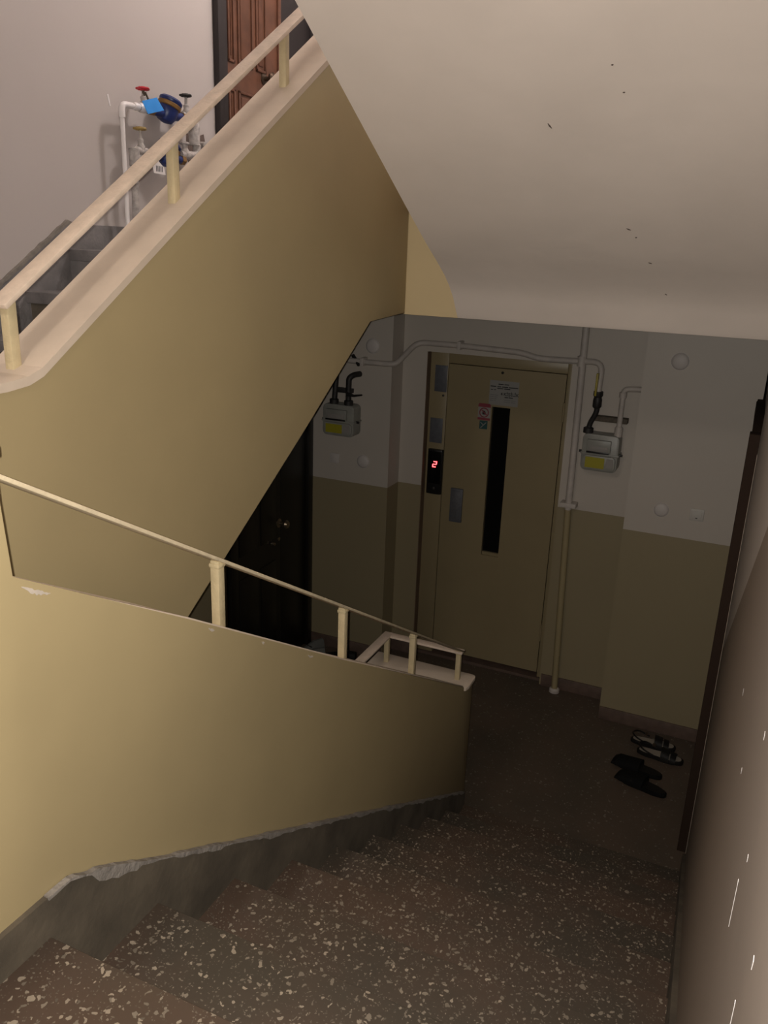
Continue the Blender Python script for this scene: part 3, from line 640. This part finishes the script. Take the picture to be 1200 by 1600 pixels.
# ------------------------------------------------------------------ water meters on the upper wall
WX = LX + 0.07
def handle(center, r, m, parent, nm='handwheel'):
    c = Vector(center); t = MB(); n = 18; wob = []
    for i in range(n+2):
        a = 2*math.pi*i/n; rr_ = r*(1+0.10*math.cos(5*a)); wob.append(c + Vector((rr_*math.cos(a), rr_*math.sin(a), 0)))
    t.tube(wob, 0.005, 8, cap=False)
    for a in (0, math.pi/2): t.bar(c+Vector((-r*math.cos(a), -r*math.sin(a), 0)), c+Vector((r*math.cos(a), r*math.sin(a), 0)), 0.012, 0.006, (0, 0, 1))
    t.lathe([(0.012, -0.008), (0.012, 0.008)], c, (0, 0, 1), 10)
    return t.build(nm, m, parent)
wp1 = empty('water_pipe', (WX, -1.95, H), 'white plastic water pipe standing beside the upper water meter', 'pipe')
MB().tube([(WX, -1.953, H), (WX, -1.949, 3.29)], 0.0095, 14).build('standpipe', M_pvc, wp1)
MB().tube(fillet([(WX, -1.949, 3.27), (WX, -1.949, 3.322), (WX, -1.885, 3.324)], 0.025), 0.0135, 14).build('elbow', M_pvc, wp1)
MB().tube([(WX, -1.90, 3.324), (WX, -1.845, 3.326)], 0.0095, 12).build('nipple', M_pvc, wp1)
MB().lathe([(0.013, 0), (0.017, 0.01), (0.015, 0.03), (0.020, 0.04), (0.020, 0.07), (0.016, 0.08)], (WX, -1.87, 3.325), (0, 1, 0), 10).build('union', M_pvc, wp1)

def meter(y, z, label, upper):
    e = empty('water_meter', (WX, y, z), label, 'water meter', 'water meters on the upper wall')
    tilt = Vector((0.22, 0.30, 0.92)).normalized(); c = Vector((WX+0.0, y, z))
    MB().lathe([(0.012, -0.05), (0.035, -0.042), (0.046, -0.02), (0.048, 0.012), (0.046, 0.02)], c, tilt, 24).build('body', M_blue, e)
    MB().lathe([(0.050, 0.018), (0.054, 0.022), (0.054, 0.034), (0.050, 0.038)], c, tilt, 24).build('brass_ring', M_brass, e)
    MB().lathe([(0.050, 0.038), (0.053, 0.043), (0.053, 0.052), (0.044, 0.060), (0.002, 0.062)], c, tilt, 24).build('lid', M_blue, e)
    MB().tube([(WX, y-0.10, z-0.010), (WX, y-0.03, z-0.012)], [0.018, 0.022], 12).build('inlet', M_blue, e)
    MB().tube([(WX, y+0.03, z-0.012), (WX, y+0.10, z-0.010)], [0.022, 0.018], 12).build('outlet', M_blue, e)
    for s_ in (-1, 1):
        MB().lathe([(0.022, 0), (0.022, 0.025)], (WX, y+s_*0.10, z-0.010), (0, s_, 0), 6).build('union_nut', M_brass, e)
    return e
def valve(parent, y, z, hz, m, r=0.033):
    MB().tube([(WX, y-0.035, z), (WX, y+0.035, z)], [0.016, 0.016], 12).build('valve_body', M_painted, parent)
    MB().lathe([(0.016, 0), (0.018, 0.02), (0.012, 0.03), (0.014, 0.045), (0.008, 0.05), (0.005, hz)], (WX, y, z), (0, 0, 1), 10).build('valve_stem', M_painted, parent)
    handle((WX, y, z+hz), r, m, parent)
m1 = meter(-1.645, 3.335, 'upper blue water meter with brass ring and red valve', True)
valve(m1, -1.806, 3.325, 0.078, M_redh, 0.025)
MB().bar((WX+0.006, -1.80, 3.335), (WX+0.004, -1.812, 3.395), 0.010, 0.006).build('yoke', M_rust, m1)
MB().bar((WX+0.012, -1.775, 3.345), (WX+0.006, -1.80, 3.39), 0.008, 0.005).build('yoke', M_rust, m1)
valve(m1, -1.505, 3.335, 0.088, M_iron, 0.024)
MB().tube(fillet([(WX, -1.505, 3.335), (WX, -1.45, 3.325), (WX, -1.45, 3.24)], 0.03), 0.016, 12).build('outlet_pipe', M_painted, m1)
MB().lathe([(0.026, 0), (0.028, 0.09), (0.022, 0.10)], (WX, -1.45, 3.215), (0, 0, 1), 14).build('outlet_sleeve', M_painted, m1)
# blue card hanging on the meter
cardp = [(-1.873, 3.343), (-1.775, 3.372), (-1.728, 3.327), (-1.838, 3.297)]
cd_ = MB(); cd_.prism(cardp, WX+0.046, WX+0.0475)
tag(cd_.build('meter_card', M_card, smooth=False), 'bright blue card hanging on the upper water meter', 'card')
m2 = meter(-1.665, 3.150, 'lower blue water meter half hidden by the handrail', False)
valve(m2, -1.838, 3.150, 0.09, M_yelh, 0.024)
MB().tube(fillet([(WX, -1.83, 3.150), (WX, -1.885, 3.148), (WX, -1.888, 3.08), (WX, -1.90, H)], 0.02), 0.016, 12).build('inlet_pipe', M_painted, m2)
MB().lathe([(0.024, 0), (0.024, 0.07)], (WX, -1.885, 3.085), (0, 0, 1), 12).build('pipe_sleeve', M_painted, m2)
valve(m2, -1.525, 3.165, 0.05, M_painted, 0.018)
MB().tube(fillet([(WX, -1.53, 3.165), (WX, -1.44, 3.17), (WX, -1.43, 3.22)], 0.03), 0.019, 12).build('outlet_pipe', M_painted, m2)
MB().tube([(WX, -1.36, 3.225), (LX, -1.34, 3.23)], 0.016, 10).build('wall_stub', M_painted, m2)
tg = MB().prism([(-1.825, 3.105), (-1.79, 3.120), (-1.745, 3.090), (-1.735, 3.060), (-1.815, 3.062)], WX+0.045, WX+0.0465)
tgo = tag(tg.build('meter_tag', M_pvc, smooth=False), 'white printed tag hanging under the lower water meter', 'tag')
for i in range(5): MB().box(WX+0.0462, WX+0.0472, -1.800+0.010*i, -1.795+0.010*i, 3.070, 3.094).build('print_bar', M_plate, tgo, smooth=False)
MB().prism([(-1.42, 3.27), (-1.38, 3.285), (-1.33, 3.27), (-1.28, 3.285), (-1.27, 3.25), (-1.31, 3.21), (-1.35, 3.17), (-1.40, 3.13), (-1.43, 3.17)], LX, LX+0.0015).build('damp_stain', M_stain, wleft, smooth=False)

# ------------------------------------------------------------------ footwear
def outline(L, W, heel=0.8, n=26):
    pts = []
    for i in range(n):
        a = 2*math.pi*i/n; c, s_ = math.cos(a), math.sin(a)
        x = L/2*c; tt = (c+1)/2
        wdt = W/2*(heel + (1-heel)*tt - 0.16*math.exp(-((tt-0.42)/0.2)**2))
        pts.append((x, math.copysign(abs(s_)**0.75, s_)*wdt))
    return pts
def shoe_mat(heel_xy, toe_xy, z=0.0):
    h, t_ = Vector((*heel_xy, z)), Vector((*toe_xy, z)); d = t_-h; a = math.atan2(d.y, d.x)
    return Matrix.Translation((h+t_)/2) @ Matrix.Rotation(a, 4, 'Z'), d.length
def arch(x0, x1, W, H0, H1, thick=0.005, n=12, z0=0.012, m=6):
    """strap or upper: arched shell across the shoe from x0 to x1"""
    outer, inner = [], []
    rings = []
    for j in range(m+1):
        t_ = j/m; x = x0+(x1-x0)*t_; hh = H0+(H1-H0)*t_; ro = []; ri = []
        for i in range(n+1):
            a = math.pi*i/n
            ro.append(Vector((x, W/2*math.cos(a), z0+hh*math.sin(a)**0.8)))
            ri.append(Vector((x, (W/2-thick)*math.cos(a), z0-0.002+(hh-thick)*math.sin(a)**0.8)))
        rings.append(ro + ri[::-1])
    return rings
def put(o, mw):
    o.data.transform(mw); return o
def slipper(heel, toe, label):
    mw, L = shoe_mat(heel, toe)
    e = empty('slipper', mw.translation, label, 'slipper', 'black slippers on the landing')
    o = MB().prism(outline(L, 0.105), 0.0, 0.024, 'Z').build('sole', M_shoe, None, bevel=0.005); put(o, mw); o.parent = e; o.matrix_parent_inverse = e.matrix_world.inverted()
    o = MB().loft(arch(-0.02, L*0.40, 0.108, 0.058, 0.036)).build('upper', M_shoe, None); put(o, mw); o.parent = e; o.matrix_parent_inverse = e.matrix_world.inverted()
    o = MB().loft(arch(L*0.40, L*0.485, 0.10, 0.036, 0.014)).build('toe_cap', M_shoe, None); put(o, mw); o.parent = e; o.matrix_parent_inverse = e.matrix_world.inverted()
    o = MB().prism(outline(L*0.94, 0.092), 0.024, 0.027, 'Z').build('footbed', M_shoe2, None); put(o, mw); o.parent = e; o.matrix_parent_inverse = e.matrix_world.inverted()
slipper((-0.115, -0.725), (-0.395, -0.665), 'black slipper nearer the lift wall')
slipper((-0.075, -0.885), (-0.350, -0.800), 'black slipper nearest the stairs')
def sandal(heel, toe, label):
    mw, L = shoe_mat(heel, toe)
    e = empty('sandal', mw.translation, label, 'sandal', 'strappy sandals on the landing')
    def add(o): put(o, mw); o.parent = e; o.matrix_parent_inverse = e.matrix_world.inverted()
    add(MB().prism(outline(L, 0.095), 0.0, 0.024, 'Z').build('sole', M_shoe2, None, bevel=0.004))
    add(MB().prism(outline(L*0.90, 0.074), 0.024, 0.027, 'Z').build('insole', M_insole, None))
    add(MB().loft(arch(L*0.02, L*0.20, 0.098, 0.055, 0.045, z0=0.015)).build('strap', M_shoe2, None))
    add(MB().loft(arch(L*0.22, L*0.34, 0.094, 0.040, 0.032, z0=0.015)).build('strap', M_shoe2, None))
    hs = [(-L*0.10, -0.046, 0.03), (-L*0.36, -0.048, 0.055), (-L*0.50, 0, 0.06), (-L*0.36, 0.048, 0.055), (-L*0.10, 0.046, 0.03)]
    add(MB().tube(fillet(hs, 0.05), 0.005, 8).build('heel_strap', M_shoe2, None))
    add(MB().box(-L*0.2, -L*0.14, 0.040, 0.052, 0.035, 0.055).build('buckle', M_knob, None, bevel=0.002))
sandal((-0.335, -0.405), (-0.075, -0.395), 'black strappy sandal with beige insole closest to the skirting')
sandal((-0.285, -0.505), (-0.020, -0.520), 'black strappy sandal with beige insole beside the black slippers')
def flat(heel, toe, label, m, nm, cat, grp, hgt):
    mw, L = shoe_mat(heel, toe)
    e = empty(nm, mw.translation, label, cat, grp)
    def add(o): put(o, mw); o.parent = e; o.matrix_parent_inverse = e.matrix_world.inverted()
    add(MB().prism(outline(L, 0.098), 0.0, 0.022, 'Z').build('sole', M_shoe2, None, bevel=0.004))
    rings = []
    for j in range(11):
        t_ = j/10; x = -L/2*0.97 + L*0.965*t_; ww = 0.088*(0.72+0.28*math.sin(min(1, t_*1.25)*math.pi/2))*(1 if t_ < 0.85 else (1.0-(t_-0.85)*4.2)); hh = hgt*(1.0 if t_ < 0.3 else max(0.18, 1.0-(t_-0.3)*1.12))
        rings.append([Vector((x, ww/2*math.cos(2*math.pi*i/14), 0.02+hh*max(0.0, math.sin(2*math.pi*i/14))**0.7)) for i in range(14)])
    add(MB().loft(rings).build('upper', m, None))
    add(MB().tube([(-L*0.05, -0.03, hgt*0.9), (0.0, 0.0, hgt*0.95), (-L*0.05, 0.03, hgt*0.9)], 0.004, 6).build('lace', M_shoe2, None))
flat((-2.42, -0.42), (-2.60, -0.60), 'grey shoe standing by the dark apartment door', M_greyshoe, 'shoe', 'shoe', 'shoes by the dark door', 0.10)
flat((-2.50, -0.30), (-2.62, -0.52), 'grey shoe tucked in the corner behind its pair', M_greyshoe, 'shoe', 'shoe', 'shoes by the dark door', 0.10)
flat((-2.22, -0.33), (-2.46, -0.37), 'dark shoe lying against the skirting left of the lift', M_shoe2, 'shoe', 'shoe', 'shoes by the dark door', 0.07)

fr_ = empty('dried_fruit', (-0.87, -2.66, 0.643), 'small dark reddish lump lying on a terrazzo step', 'litter')
MB().lathe([(0.002, 0), (0.010, 0.002), (0.013, 0.007), (0.010, 0.012), (0.004, 0.014)], (-0.87, -2.66, 0.643), (0, 0, 1), 12).build('skin', M_blob, fr_)
MB().tube([(-0.87, -2.66, 0.655), (-0.866, -2.657, 0.664)], 0.0015, 6).build('stalk', M_mark, fr_)

# ------------------------------------------------------------------ lamps
lm = empty('ceiling_lamp', (-1.46, -1.0, 5.245), 'round white ceiling lamp above the upper landing', 'lamp', 'stairwell lamps')
MB().lathe([(0.13, 0.0), (0.13, 0.02), (0.12, 0.03)], (-1.46, -1.0, 5.245), (0, 0, -1), 28).build('base', M_pvc, lm)
MB().lathe([(0.12, 0.025), (0.125, 0.05), (0.105, 0.085), (0.06, 0.105), (0.001, 0.11)], (-1.46, -1.0, 5.245), (0, 0, -1), 28).build('shade', M_lamp, lm)
ll = bpy.data.lights.new('ceiling_lamp_light', 'POINT'); ll.energy = LAMP_W; ll.color = (1.0, 0.92, 0.875); ll.shadow_soft_size = 0.11
lo = bpy.data.objects.new('ceiling_lamp_light', ll); C.objects.link(lo); lo.location = (-1.46, -1.0, 5.0)

lh = empty('ceiling_lamp', (-1.12, -4.95, 4.137), 'added fill lamp, out of view, above the half landing', 'lamp', 'stairwell lamps')  # added unseen lamp: brings out the rail's shadow on the sloping cap
MB().lathe([(0.13, 0.0), (0.13, 0.02), (0.12, 0.03)], (-1.12, -4.95, 4.137), (0, 0, -1), 28).build('base', M_pvc, lh)
M_lamp2 = mat('fill_lamp_glass', (0.8, 0.8, 0.78), 0.4, emit=((1, 0.9, 0.82), 1.0))
MB().lathe([(0.12, 0.025), (0.125, 0.05), (0.105, 0.085), (0.06, 0.105), (0.001, 0.11)], (-1.12, -4.95, 4.137), (0, 0, -1), 28).build('shade', M_lamp2, lh)
l2 = bpy.data.lights.new('half_landing_fill_light', 'POINT'); l2.energy = HALF_FILL_W; l2.color = (1.0, 0.90, 0.80); l2.shadow_soft_size = 0.12
lo2 = bpy.data.objects.new('half_landing_fill_light', l2); C.objects.link(lo2); lo2.location = (-1.12, -4.95, 3.9)
